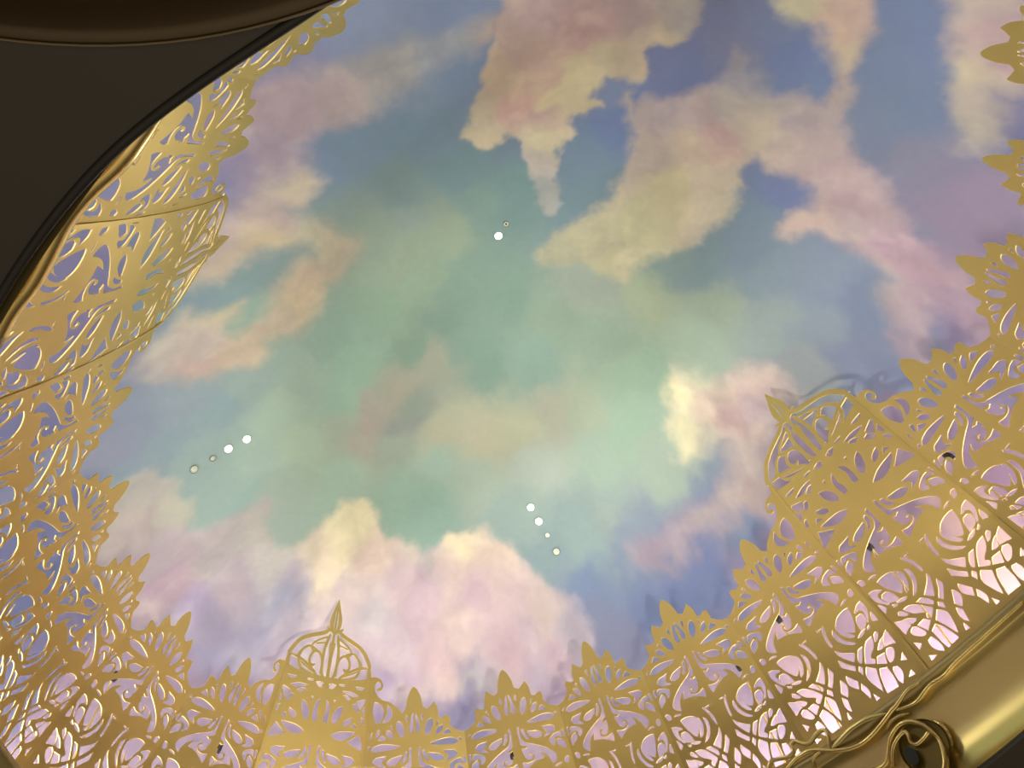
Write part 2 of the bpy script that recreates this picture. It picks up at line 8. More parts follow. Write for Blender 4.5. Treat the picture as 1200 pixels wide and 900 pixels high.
PT = json.loads('''{"up":{"s1":[[0.016,0.221],[0.029,0.189],[0.043,0.133],[0.054,0.085],[0.047,0.051],[0.033,0.042],[0.016,0.058],[0.02,0.104],[0.018,0.161],[0.009,0.208]],"t1":[[0.081,0.212],[0.094,0.195],[0.075,0.143],[0.074,0.179]],"l2":[[0.175,0.159],[0.185,0.116],[0.168,0.063],[0.139,0.024],[0.116,0.01],[0.108,0.035],[0.112,0.081],[0.128,0.127],[0.151,0.153]],"t2":[[0.237,0.128],[0.25,0.121],[0.22,0.082]],"l3":[[0.286,0.086],[0.282,0.054],[0.258,0.026],[0.223,0.005],[0.215,0.016],[0.225,0.045],[0.249,0.073]],"t3":[[0.331,0.046],[0.369,0.004],[0.324,0.002],[0.282,0.001],[0.306,0.026]],"l5":[[0.151,-0.075],[0.222,-0.055],[0.318,-0.041],[0.397,-0.052],[0.428,-0.08],[0.396,-0.098],[0.297,-0.096],[0.215,-0.09],[0.162,-0.081]],"t4":[[0.45,-0.048],[0.467,-0.065],[0.448,-0.071],[0.435,-0.056]]},"mid":{"h6":[[0.281,-0.149],[0.316,-0.155],[0.379,-0.16],[0.404,-0.186],[0.39,-0.212],[0.359,-0.226],[0.32,-0.234],[0.281,-0.249],[0.312,-0.227],[0.325,-0.211],[0.321,-0.191],[0.295,-0.165]],"h7":[[0.13,-0.159],[0.172,-0.166],[0.23,-0.179],[0.269,-0.206],[0.268,-0.221],[0.239,-0.235],[0.197,-0.23],[0.166,-0.209],[0.135,-0.179]],"h8":[[0.081,-0.129],[0.097,-0.139],[0.101,-0.169],[0.117,-0.202],[0.134,-0.223],[0.12,-0.225],[0.094,-0.197],[0.078,-0.164]],"h9":[[0.04,-0.096],[0.053,-0.106],[0.049,-0.147],[0.052,-0.197],[0.082,-0.248],[0.141,-0.276],[0.219,-0.312],[0.29,-0.355],[0.349,-0.409],[0.359,-0.441],[0.341,-0.466],[0.304,-0.487],[0.302,-0.46],[0.288,-0.422],[0.263,-0.388],[0.212,-0.354],[0.15,-0.316],[0.096,-0.282],[0.044,-0.262],[0.043,-0.21],[0.038,-0.152]],"h10":[[0.433,-0.237],[0.4,-0.241],[0.358,-0.26],[0.333,-0.279],[0.328,-0.306],[0.358,-0.334],[0.369,-0.333],[0.365,-0.306],[0.376,-0.282],[0.402,-0.27],[0.431,-0.274],[0.454,-0.287],[0.448,-0.261]],"h11":[[0.409,-0.294],[0.441,-0.31],[0.464,-0.337],[0.465,-0.387],[0.435,-0.365],[0.4,-0.345],[0.396,-0.319]],"sl":[[0.465,-0.22],[0.477,-0.234],[0.481,-0.289],[0.47,-0.274]],"tc":[[0.05,-0.298],[0.092,-0.316],[0.044,-0.344]],"leaf":[[0.392,-0.501],[0.351,-0.512],[0.32,-0.516],[0.337,-0.507],[0.368,-0.5]],"dia":[[0.444,-0.462],[0.464,-0.461],[0.456,-0.505],[0.426,-0.509],[0.425,-0.485]],"sp":[[0.076,-0.309],[0.102,-0.302],[0.142,-0.326],[0.182,-0.363],[0.21,-0.417],[0.151,-0.422],[0.088,-0.449],[0.036,-0.481],[0.027,-0.449],[0.028,-0.418],[0.063,-0.431],[0.1,-0.43],[0.131,-0.413],[0.143,-0.385],[0.131,-0.357],[0.111,-0.352],[0.097,-0.364],[0.101,-0.377],[0.113,-0.372],[0.123,-0.383],[0.113,-0.4],[0.092,-0.405],[0.071,-0.395],[0.056,-0.371],[0.056,-0.344],[0.063,-0.323]]},"low":{"a":[[0.354,-0.558],[0.32,-0.554],[0.278,-0.559],[0.237,-0.574],[0.207,-0.601],[0.206,-0.632],[0.218,-0.67],[0.245,-0.709],[0.28,-0.732],[0.302,-0.703],[0.327,-0.653],[0.346,-0.602]],"b":[[0.199,-0.603],[0.183,-0.636],[0.19,-0.684],[0.215,-0.73],[0.236,-0.751],[0.258,-0.756],[0.242,-0.724],[0.217,-0.682],[0.205,-0.638]],"c":[[0.157,-0.619],[0.134,-0.653],[0.137,-0.704],[0.163,-0.755],[0.198,-0.79],[0.239,-0.806],[0.199,-0.765],[0.167,-0.718],[0.157,-0.666]],"e":[[0.458,-0.575],[0.418,-0.584],[0.371,-0.617],[0.371,-0.626],[0.407,-0.621],[0.426,-0.637],[0.424,-0.668],[0.409,-0.707],[0.394,-0.729],[0.408,-0.731],[0.435,-0.69],[0.46,-0.638]],"f":[[0.392,-0.649],[0.359,-0.652],[0.336,-0.681],[0.32,-0.753],[0.378,-0.734],[0.399,-0.711],[0.41,-0.666]],"g":[[0.356,-0.755],[0.333,-0.758],[0.3,-0.765],[0.267,-0.782],[0.291,-0.788],[0.333,-0.776]],"g2":[[0.391,-0.75],[0.355,-0.771],[0.367,-0.779],[0.391,-0.768]],"T1":[[0.465,-0.681],[0.447,-0.705],[0.431,-0.744],[0.465,-0.762],[0.467,-0.731]],"i":[[0.254,-0.851],[0.213,-0.853],[0.175,-0.902],[0.166,-0.932],[0.177,-0.947],[0.218,-0.894]],"d":[[0.07,-0.752],[0.072,-0.786],[0.096,-0.841],[0.138,-0.905],[0.159,-0.88],[0.179,-0.854],[0.136,-0.823],[0.097,-0.792]],"jj":[[0.05,-0.827],[0.039,-0.882],[0.075,-0.927],[0.107,-0.965],[0.122,-0.938],[0.081,-0.887]],"r":[[0.148,-0.956],[0.126,-0.984],[0.134,-1.025],[0.16,-0.981]],"j":[[0.352,-0.829],[0.301,-0.837],[0.243,-0.894],[0.198,-0.965],[0.221,-0.986],[0.249,-1.007],[0.265,-0.993],[0.264,-0.979],[0.248,-0.961],[0.262,-0.939],[0.311,-0.904],[0.338,-0.862]],"k":[[0.393,-0.82],[0.373,-0.832],[0.345,-0.881],[0.375,-0.871],[0.404,-0.84]],"l":[[0.406,-0.879],[0.355,-0.913],[0.328,-0.94],[0.338,-0.95],[0.368,-0.95]],"m":[[0.459,-0.855],[0.412,-0.887],[0.381,-0.949],[0.418,-0.958],[0.454,-0.974],[0.456,-0.915]],"n":[[0.349,-0.983],[0.292,-0.98],[0.266,-1.02],[0.32,-1.061]],"o":[[0.385,-0.97],[0.361,-0.992],[0.341,-1.055],[0.343,-1.071],[0.365,-1.068],[0.391,-1.047],[0.415,-1.011],[0.414,-0.984]],"s":[[0.186,-0.993],[0.151,-1.046],[0.152,-1.103],[0.183,-1.215],[0.201,-1.14],[0.233,-1.045]],"u":[[0.303,-1.086],[0.256,-1.062],[0.232,-1.11],[0.199,-1.246],[0.289,-1.251],[0.298,-1.19]],"w":[[0.363,-1.122],[0.334,-1.113],[0.322,-1.147],[0.316,-1.213],[0.324,-1.25],[0.356,-1.211],[0.371,-1.16]],"d1":[[0.026,-0.957],[0.014,-0.989],[0.011,-1.03],[0.049,-1.095],[0.073,-1.044]],"d2":[[0.088,-1.071],[0.065,-1.114],[0.084,-1.205],[0.103,-1.153]],"d3":[[0.116,-1.187],[0.109,-1.247],[0.135,-1.242]],"x1":[[0.449,-1.06],[0.412,-1.104],[0.444,-1.127]],"x2":[[0.425,-1.206],[0.383,-1.24],[0.429,-1.248]],"cres":[[0.116,-0.55],[0.119,-0.562],[0.1,-0.603],[0.085,-0.658],[0.081,-0.714],[0.072,-0.722],[0.065,-0.696],[0.072,-0.636],[0.088,-0.588]],"slit":[[0.1,-0.559],[0.055,-0.558],[0.057,-0.569],[0.093,-0.568]]},"wing":{"w1":[[0.426,0.373],[0.385,0.361],[0.343,0.321],[0.323,0.266],[0.332,0.217],[0.368,0.162],[0.396,0.168],[0.418,0.221],[0.438,0.291]],"w2":[[0.288,0.335],[0.25,0.294],[0.233,0.238],[0.252,0.193],[0.286,0.17],[0.331,0.163],[0.313,0.191],[0.283,0.255],[0.282,0.298]],"w3":[[0.367,0.1],[0.351,0.079],[0.374,0.034],[0.387,0.037],[0.38,0.084]],"w4":[[0.433,0.079],[0.434,0.055],[0.443,0.017],[0.448,0.037]]},"wingtop":[[0.479,0.646],[0.426,0.639],[0.387,0.62],[0.353,0.58],[0.341,0.532],[0.359,0.491],[0.385,0.486],[0.403,0.504],[0.399,0.518],[0.371,0.518],[0.363,0.546],[0.383,0.581],[0.409,0.584],[0.427,0.56],[0.431,0.514],[0.412,0.463],[0.385,0.425],[0.338,0.387],[0.274,0.365],[0.18,0.297],[0.155,0.27],[0.136,0.238]],"fin":{"a1":[[0.039,0.451],[0.07,0.504],[0.117,0.491],[0.078,0.455]],"a2":[[0.032,0.49],[0.052,0.505],[0.044,0.462]],"b1":[[0.148,0.51],[0.219,0.513],[0.212,0.499],[0.158,0.498]],"b2":[[0.342,0.514],[0.448,0.518],[0.424,0.496],[0.374,0.493]],"c1":[[0.196,0.445],[0.285,0.453],[0.391,0.425],[0.321,0.41],[0.259,0.423]],"c2":[[0.214,0.41],[0.255,0.407],[0.303,0.382],[0.269,0.364]],"d1":[[0.372,0.365],[0.457,0.403],[0.469,0.39],[0.417,0.297],[0.384,0.329]],"d2":[[0.329,0.333],[0.361,0.338],[0.404,0.27],[0.368,0.279]],"e1":[[0.443,0.288],[0.475,0.343],[0.488,0.245],[0.463,0.248]],"e2":[[0.44,0.226],[0.464,0.205],[0.485,0.165],[0.457,0.157]],"s1":[[0.036,0.331],[0.068,0.292],[0.082,0.208],[0.074,0.121],[0.044,0.123],[0.038,0.164],[0.054,0.24]],"l2":[[0.218,0.297],[0.216,0.241],[0.182,0.156],[0.142,0.123],[0.127,0.153],[0.139,0.217],[0.176,0.272]],"l3":[[0.336,0.2],[0.327,0.166],[0.29,0.127],[0.257,0.12],[0.256,0.149],[0.289,0.181]],"t3":[[0.37,0.154],[0.402,0.122],[0.333,0.117]],"t2":[[0.115,0.343],[0.133,0.342],[0.124,0.313]],"h5a":[[0.139,0.011],[0.22,0.053],[0.383,0.074],[0.357,0.043],[0.27,-0.013],[0.204,-0.017]],"h5b":[[0.32,-0.029],[0.431,0.054],[0.488,-0.086],[0.397,-0.058]]},"strokes":[[[[0.064,1.088],[0.126,1.046],[0.223,1.007],[0.321,0.966],[0.406,0.907],[0.46,0.824],[0.504,0.738]],0.036],[[[0.048,1.007],[0.109,0.986],[0.2,0.931],[0.25,0.867],[0.217,0.817]],0.018],[[[0.068,0.936],[0.136,0.919],[0.205,0.902]],0.014],[[[-0.024,0.948],[0.002,0.748],[-0.006,0.556]],0.03],[[[0.051,1.039],[0.09,0.823],[0.075,0.591],[0.047,0.551]],0.026],[[[0.095,0.581],[0.087,0.664],[0.098,0.737],[0.124,0.792],[0.171,0.823],[0.22,0.795],[0.244,0.735],[0.235,0.683],[0.195,0.657],[0.173,0.679]],0.022],[[[0.129,0.559],[0.183,0.61],[0.268,0.668],[0.358,0.712],[0.468,0.739]],0.022],[[[0.131,0.548],[0.249,0.577],[0.337,0.623],[0.364,0.685],[0.366,0.757],[0.333,0.823],[0.274,0.871]],0.022],[[[0.129,0.559],[0.252,0.552],[0.374,0.571],[0.497,0.581]],0.03],[[[0.171,0.587],[0.272,0.637],[0.349,0.679]],0.012],[[[0.154,0.805],[0.212,0.848],[0.292,0.86],[0.347,0.811],[0.396,0.733]],0.018]],"top":[[-0.043,0.504],[-0.014,0.479],[0.02,0.437],[0.055,0.359],[0.066,0.282],[0.135,0.254],[0.172,0.286],[0.222,0.317],[0.245,0.258],[0.245,0.194],[0.243,0.164],[0.29,0.154],[0.328,0.168],[0.361,0.166],[0.362,0.119],[0.348,0.079],[0.388,0.048],[0.442,0.017],[0.494,0.008]]}''')
scene = bpy.context.scene
col = scene.collection
cd = bpy.data.cameras.new('camera'); cam = bpy.data.objects.new('camera', cd); col.objects.link(cam)
cv = B['cam']; Rm = np.array(cv[3:12]).reshape(3, 3); FPX = cv[12]
M = Matrix(((Rm[0][0], -Rm[1][0], -Rm[2][0], cv[0]), (Rm[0][1], -Rm[1][1], -Rm[2][1], cv[1]), (Rm[0][2], -Rm[1][2], -Rm[2][2], cv[2]), (0, 0, 0, 1)))
cam.matrix_world = M
cd.sensor_width = 36.0; cd.lens = FPX / 1200 * 36.0; cd.clip_start = 0.05
scene.camera = cam
scene.view_settings.view_transform = 'Standard'; scene.view_settings.look = 'None'
scene.view_settings.exposure = 0.0; scene.view_settings.gamma = 1.0; scene.view_settings.use_curve_mapping = False

DOWN_W = 50.0
W_STR = 0.27          # soft light that comes up from the hall below
COVE_STR = 66.0        # light strip lying on the cove ledge
world = bpy.data.worlds.new('hall_light'); scene.world = world; world.use_nodes = True
bg = world.node_tree.nodes['Background']; bg.inputs[0].default_value = (1.0, 0.93, 0.80, 1); bg.inputs[1].default_value = W_STR
wn = world.node_tree; wt = wn.nodes.new('ShaderNodeTexCoord'); ws = wn.nodes.new('ShaderNodeSeparateXYZ'); wn.links.new(wt.outputs['Generated'], ws.inputs[0])
wr = wn.nodes.new('ShaderNodeValToRGB'); wm = wn.nodes.new('ShaderNodeMapRange'); wm.inputs['From Min'].default_value = -1; wm.inputs['From Max'].default_value = 1
wn.links.new(ws.outputs['Z'], wm.inputs['Value']); wn.links.new(wm.outputs['Result'], wr.inputs['Fac']); wn.links.new(wr.outputs['Color'], bg.inputs[0])
wr.color_ramp.elements[0].position = 0.0; wr.color_ramp.elements[0].color = (3.4, 2.9, 2.1, 1)
wr.color_ramp.elements[1].position = 0.5; wr.color_ramp.elements[1].color = (0.10, 0.08, 0.055, 1)
we = wr.color_ramp.elements.new(.22); we.color = (0.36, 0.30, 0.21, 1)
wf = wr.color_ramp.elements.new(.08); wf.color = (2.2, 1.85, 1.3, 1)

def lamp(name, kind, loc, target, power, color, size=1.0, spot=None, blend=0.4, soft=0.05):
    l = bpy.data.lights.new(name, kind); o = bpy.data.objects.new(name, l); col.objects.link(o)
    l.energy = power; l.color = color
    if kind == 'AREA': l.shape = 'DISK'; l.size = size
    if kind == 'SPOT': l.spot_size = spot; l.spot_blend = blend; l.shadow_soft_size = soft
    o.location = loc
    d = Vector(target) - Vector(loc); o.rotation_euler = d.to_track_quat('-Z', 'Y').to_euler()
    return o

lamp('added_uplight', 'SPOT', (2.8, -5.5, -4.7), (-.3, -1.7, 2.3), 1500, (1, .90, .68), spot=1.15, blend=1.0, soft=.25)  # added lamp that brightens the panel tips from below
lamp('added_uplight_side', 'SPOT', (0.2, -5.2, -4.7), (3.3, -2.6, 2.3), 950, (1, .90, .68), spot=1.1, blend=1.0, soft=.25)  # second added lamp, brightens the opposite side from below
lamp('added_cove_spot', 'SPOT', (1.6, -4.2, -4.7), (4.05, -1.45, -2.15), 350, (1, .86, .5), spot=.36, blend=1.0, soft=.25)  # added lamp aimed to brighten the cove band at lower right


# ------------------------------------------------------------------ helpers
def tag(o, label=None, cat=None, group=None, kind=None):
    if label: o['label'] = label
    if cat: o['category'] = cat
    if group: o['group'] = group
    if kind: o['kind'] = kind
    return o
def empty(name, loc=(0, 0, 0)):
    o = bpy.data.objects.new(name, None); col.objects.link(o); o.location = loc; o.empty_display_size = .1
    return o
def mesh_obj(name, vs, fs, mat, parent=None, smooth=False, uvless=True):
    me = bpy.data.meshes.new(name); me.from_pydata([tuple(map(float, v)) for v in vs], [], [tuple(int(i) for i in f) for f in fs]); me.update()
    if mat: me.materials.append(mat)
    if smooth:
        me.polygons.foreach_set('use_smooth', [True] * len(me.polygons))
    o = bpy.data.objects.new(name, me); col.objects.link(o)
    if parent is not None:
        o.parent = parent
        o.matrix_parent_inverse = Matrix.Translation(-Vector(parent.location))
    return o
def lin(c):
    c = np.asarray(c, float) / 255.0
    return np.where(c <= .04045, c / 12.92, ((c + .055) / 1.055) ** 2.4)

def mat(name, base, metal=0.0, rough=0.5, noise=0.0, nscale=6.0, bump=0.0, bscale=40.0, spec=0.5, emit=None, estr=0):
    m = bpy.data.materials.new(name); m.use_nodes = True; nt = m.node_tree; p = nt.nodes['Principled BSDF']
    p.inputs['Base Color'].default_value = (*base, 1); p.inputs['Metallic'].default_value = metal; p.inputs['Roughness'].default_value = rough
    p.inputs['Specular IOR Level'].default_value = spec
    tc = nt.nodes.new('ShaderNodeTexCoord')
    if noise:
        n = nt.nodes.new('ShaderNodeTexNoise'); n.inputs['Scale'].default_value = nscale; n.inputs['Detail'].default_value = 5
        nt.links.new(tc.outputs['Object'], n.inputs['Vector'])
        mx = nt.nodes.new('ShaderNodeMix'); mx.data_type = 'RGBA'
        mx.inputs['A'].default_value = (*[c * (1 - noise) for c in base], 1); mx.inputs['B'].default_value = (*[min(1, c * (1 + noise)) for c in base], 1)
        nt.links.new(n.outputs['Fac'], mx.inputs['Factor']); nt.links.new(mx.outputs['Result'], p.inputs['Base Color'])
    if bump:
        n2 = nt.nodes.new('ShaderNodeTexNoise'); n2.inputs['Scale'].default_value = bscale; n2.inputs['Detail'].default_value = 3
        nt.links.new(tc.outputs['Object'], n2.inputs['Vector'])
        b = nt.nodes.new('ShaderNodeBump'); b.inputs['Strength'].default_value = bump; b.inputs['Distance'].default_value = .01
        nt.links.new(n2.outputs['Fac'], b.inputs['Height']); nt.links.new(b.outputs['Normal'], p.inputs['Normal'])
    if emit:
        p.inputs['Emission Color'].default_value = (*emit, 1); p.inputs['Emission Strength'].default_value = estr
    return m
GOLD = mat('satin_gold_sheet', (0.76, 0.57, 0.20), .55, .45, noise=.06, nscale=3, bump=.05, bscale=25)
LEAF = mat('polished_gold_moulding', (0.80, 0.60, 0.24), .9, .26, noise=.05, nscale=4, bump=.06, bscale=9)
FRZ = mat('satin_gold_cove', (0.68, 0.54, 0.22), .9, .30, noise=.05, nscale=3)
TRIMG = mat('dull_olive_gold_trim', (0.42, 0.33, 0.15), .6, .45, noise=.05)
GREYT = mat('grey_green_lamp_trim', (.20, .25, .21), .3, .4)
LEDGE = mat('pale_ledge_paint', (0.72, 0.60, 0.56), 0, .7, noise=.05)
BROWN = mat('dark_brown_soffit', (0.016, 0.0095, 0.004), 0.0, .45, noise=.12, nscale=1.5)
BROWNG = mat('bronze_soffit_moulding', (0.05, 0.03, 0.01), .4, .3, noise=.1, nscale=2)
BEAD = mat('dull_brass_bead', (0.16, 0.12, 0.07), .2, .35)
BLACK = mat('plain_black', (0.012, 0.010, 0.008), 0, .6)
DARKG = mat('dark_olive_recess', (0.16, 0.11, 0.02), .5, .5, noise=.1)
METB = mat('black_lamp_metal', (0.02, 0.018, 0.02), .3, .4)
GLASS = mat('pale_lamp_glass', (.75, .7, .75), .1, .15)
WHT = mat('pale_lamp_trim', (.55, .62, .52), .1, .4)
LENS = mat('lit_lamp_lens', (1, 1, 1), 0, .5, emit=(1, .97, .92), estr=14)
DIM = mat('unlit_lamp_lens', (.62, .68, .6), .2, .2)
STRIP = mat('glowing_light_strip', (1, .95, .9), 0, .5, emit=(.96, .97, 1), estr=COVE_STR)

# ------------------------------------------------------------------ plan curve of the canopy (24 sided oval)
V = np.array(B['verts']); N = 24
D = np.roll(V, -1, 0) - V; D /= np.linalg.norm(D, axis=1)[:, None]
NN = np.c_[D[:, 1], -D[:, 0]]
CTR = np.array(B['C0'])
ZL = np.array([-1.45, -1.0, -.76, -.47, 0, .47, 1.0, 1.6]); OL = np.array([-.56, -.455, -.36, -.2, 0, .17, .30, .42])
_zz = np.linspace(-1.45, 1.6, 123); _oo = np.interp(_zz, ZL, OL)
for _ in range(60): _oo[1:-1] = (_oo[:-2] + 2 * _oo[1:-1] + _oo[2:]) / 4
def prof_o(z): return np.interp(z, _zz, _oo)
def seam(k, o):
    k %= N; a = (k - 1) % N; m = NN[a] + NN[k]; m /= np.linalg.norm(m)
    return V[k] + m * o / (m @ NN[k])
def offcurve(o, sub=16):
    o = np.broadcast_to(o, (N,)) if np.ndim(o) == 0 else np.asarray(o)
    vs = np.array([seam(k, o[k]) for k in range(N)]); P = []
    for k in range(N):
        p0, p1, p2, p3 = vs[k - 1], vs[k], vs[(k + 1) % N], vs[(k + 2) % N]
        for s in np.arange(sub) / sub:
            P.append(.5 * ((2 * p1) + (-p0 + p2) * s + (2 * p0 - 5 * p1 + 4 * p2 - p3) * s * s + (-p0 + 3 * p1 - 3 * p2 + p3) * s ** 3))
    return np.array(P)
def sweep_profile(name, prof, material, smooth=True, sub=16, sof=None, parent=None, sofw=None):
    """prof: list of (offset, z) along the closed plan curve"""
    rows = []
    for q, (o, z) in enumerate(prof):
        oo = np.full(N, float(o))
        if sof is not None: oo = oo + sof * (1 if sofw is None else sofw[q])
        rows.append(np.c_[offcurve(oo, sub), np.full(N * sub, z)])
    n = N * sub; vs = np.concatenate(rows); fs = []
    for r in range(len(prof) - 1):
        for i in range(n):
            j = (i + 1) % n; fs.append((r * n + i, r * n + j, (r + 1) * n + j, (r + 1) * n + i))
    return mesh_obj(name, vs, fs, material, parent, smooth)

# ------------------------------------------------------------------ painted dome ceiling
ZB, HB = -1.45, 4.5
RC = offcurve(-1.05, 20); pa = np.arctan2(RC[:, 1] - CTR[1], RC[:, 0] - CTR[0]); rr = np.hypot(*(RC - CTR).T); oi = np.argsort(pa); pa = pa[oi]; rr = rr[oi]
def rout(a): return np.interp(a, np.r_[pa[-20:] - 2 * np.pi, pa, pa[:20] + 2 * np.pi], np.r_[rr[-20:], rr, rr[:20]])
rng = np.random.default_rng(5)
def vnoise(P, sc, seed):
    r = np.random.default_rng(seed); T = r.random((256, 256)); Q = P * sc + 40.0
    i = np.floor(Q).astype(int); f = Q - i; f = f * f * f * (f * (f * 6 - 15) + 10)
    g = lambda a, b: T[(i[:, 0] + a) % 256, (i[:, 1] + b) % 256]
    return (g(0, 0) * (1 - f[:, 0]) + g(1, 0) * f[:, 0]) * (1 - f[:, 1]) + (g(0, 1) * (1 - f[:, 0]) + g(1, 1) * f[:, 0]) * f[:, 1] - .5
def fbm(P, sc, seed, oct=5, gain=.55):
    s = 0; a = 1; c, sn = math.cos(.6), math.sin(.6); Q = P.copy()
    for k in range(oct):
        s = s + a * vnoise(Q, sc, seed + k); sc *= 2.03; a *= gain; Q = Q @ np.array([[c, -sn], [sn, c]])
    return s
def polysd(P, poly):
    poly = np.array(poly); ins = np.zeros(len(P), bool); d2 = np.full(len(P), 1e9); n = len(poly)
    for i in range(n):
        a, b = poly[i], poly[(i + 1) % n]; ab = b - a; t = np.clip(((P - a) @ ab) / (ab @ ab + 1e-12), 0, 1)
        q = a + t[:, None] * ab; d2 = np.minimum(d2, ((P - q) ** 2).sum(1))
        if a[1] != b[1]:
            ins ^= ((a[1] > P[:, 1]) != (b[1] > P[:, 1])) & (P[:, 0] < (b[0] - a[0]) * (P[:, 1] - a[1]) / (b[1] - a[1]) + a[0])
    d = np.sqrt(d2); return np.where(ins, d, -d)
def shep(P, S, pw=2.4):
    S = np.array(S, float); C = lin(S[:, 2:5]); out = np.zeros((len(P), 3))
    for a in range(0, len(P), 20000):
        q = P[a:a + 20000]; d = ((q[:, None, :] - S[None, :, :2]) ** 2).sum(-1) + .014
        w = d ** -pw; out[a:a + 20000] = (w @ C) / w.sum(1)[:, None]
    return out
NR, NA = 330, 840
tt = np.linspace(0, 1, NR); rho = 1 - (1 - tt) ** 1.0; rho = np.sin(tt * np.pi / 2) ** .95 * .5 + tt * .5
ang = np.arange(NA) / NA * 2 * np.pi - np.pi; RO = rout(ang)
P2 = (CTR + (rho[1:, None, None] * RO[None, :, None]) * np.stack([np.cos(ang), np.sin(ang)], -1)[None]).reshape(-1, 2)
Z = ZB + HB * np.sqrt(np.clip(1 - np.repeat(rho[1:], NA) ** 2, 0, 1))
P2 = np.r_[P2, [CTR]]; Z = np.r_[Z, ZB + HB]
warp = np.c_[fbm(P2, 1.6, 11), fbm(P2, 1.6, 31)]
fine = np.c_[fbm(P2, 6.0, 51, 4), fbm(P2, 6.0, 71, 4)]
sky = shep(P2 + warp * .22 + fine * .05, B['sky']); cld = shep(P2 + warp * .16 + fine * .07, B['cloud'])
mask = np.zeros(len(P2))
for nm, (poly, soft) in B['poly'].items():
    sd = polysd(P2 + warp * .07 + fine * .09, poly) + .02
    x = np.clip(sd / (soft * 2.4) * .5 + .5, 0, 1); mask = np.maximum(mask, x * x * (3 - 2 * x))
colr = sky + (cld - sky) * mask[:, None]
# brushed tonal wash in the paint, a little billowing inside the clouds
bill = fbm(P2 + warp * .25, 3.2, 91, 5); wash = fbm(P2 + warp * .4, 1.5, 131, 5)
colr = colr * (1 + (.10 * bill * (mask + .25) + .08 * wash))[:, None]
warm = np.clip(bill * 1.3, 0, 1) * mask
colr = colr + warm[:, None] * np.array([.05, .045, .0])
rim = np.zeros(len(P2))
for nm, w_ in (('great_bottom', 1.0), ('top_pink', .55), ('mid_pink', .2), ('left_bank', .35), ('white_right', .7), ('corner_pink', .25)):
    sd = polysd(P2 + warp * .07 + fine * .09, B['poly'][nm][0])
    rim = np.maximum(rim, w_ * np.exp(-((sd - .07) / .075) ** 2) * np.clip(.45 + 1.2 * fbm(P2, 1.1, 201, 3), 0, 1))
colr = colr + rim[:, None] * (lin([248, 234, 195]) - colr) * .30
def puffs(sc, seed):
    q = P2 + warp * .12 + fine * .03; r = 0
    for k, a in ((1, 1.0), (2.1, .55), (4.3, .3)): r = r + a * (np.abs(vnoise(q, sc * k, seed + int(k * 7))) * 2)
    return r / 1.85
pf = puffs(2.6, 301)
colr = colr * (1 + (.20 * (pf - .42)) * mask)[:, None] + (np.clip(pf - .5, 0, 1) * mask)[:, None] * np.array([.085, .072, .045])
colr = colr * .87 + .13 * (colr @ np.array([.3, .5, .2]))[:, None]
colr = np.clip(colr * np.array((.79, .835, .93)), 0.0, 1)
vs = np.c_[P2, Z]; apex = len(vs) - 1
idx = np.arange((NR - 1) * NA).reshape(NR - 1, NA); nx = np.roll(idx, -1, 1)
F = np.stack([idx[:-1], idx[1:], nx[1:], nx[:-1]], -1).reshape(-1, 4)
me = bpy.data.meshes.new('ceiling'); nf = len(F) + NA
me.vertices.add(len(vs)); me.vertices.foreach_set('co', vs.astype(np.float32).ravel())
tri = np.stack([np.full(NA, apex), idx[0], nx[0]], -1)
me.loops.add(len(F) * 4 + NA * 3); me.loops.foreach_set('vertex_index', np.r_[F.ravel(), tri.ravel()].astype(np.int32))
me.polygons.add(nf); me.polygons.foreach_set('loop_start', np.r_[np.arange(len(F)) * 4, len(F) * 4 + np.arange(NA) * 3].astype(np.int32))
me.polygons.foreach_set('use_smooth', np.ones(nf, bool)); me.update(calc_edges=True)
ca = me.color_attributes.new('paint', 'FLOAT_COLOR', 'POINT'); ca.data.foreach_set('color', np.c_[colr, np.ones(len(colr))].astype(np.float32).ravel())
MURAL = bpy.data.materials.new('painted_sky_plaster'); MURAL.use_nodes = True; nt = MURAL.node_tree; p = nt.nodes['Principled BSDF']
p.inputs['Roughness'].default_value = .8; p.inputs['Specular IOR Level'].default_value = .15
at = nt.nodes.new('ShaderNodeVertexColor'); at.layer_name = 'paint'
tc = nt.nodes.new('ShaderNodeTexCoord'); nn = nt.nodes.new('ShaderNodeTexNoise'); nn.inputs['Scale'].default_value = 14; nn.inputs['Detail'].default_value = 6
nt.links.new(tc.outputs['Object'], nn.inputs['Vector'])
mr = nt.nodes.new('ShaderNodeMapRange'); mr.inputs['To Min'].default_value = .95; mr.inputs['To Max'].default_value = 1.05; nt.links.new(nn.outputs['Fac'], mr.inputs['Value'])
vm = nt.nodes.new('ShaderNodeVectorMath'); vm.operation = 'SCALE'; nt.links.new(at.outputs['Color'], vm.inputs[0]); nt.links.new(mr.outputs['Result'], vm.inputs['Scale'])
nt.links.new(vm.outputs['Vector'], p.inputs['Base Color'])
me.materials.append(MURAL)
ceil = bpy.data.objects.new('ceiling', me); col.objects.link(ceil)
tag(ceil, 'domed ceiling painted with a pastel sky of pink and cream clouds', 'ceiling', kind='structure')
def dome_z(x, y):
    d = np.array([x, y]) - CTR; r = np.hypot(*d) / rout(math.atan2(d[1], d[0])); return ZB + HB * math.sqrt(max(0, 1 - r * r))

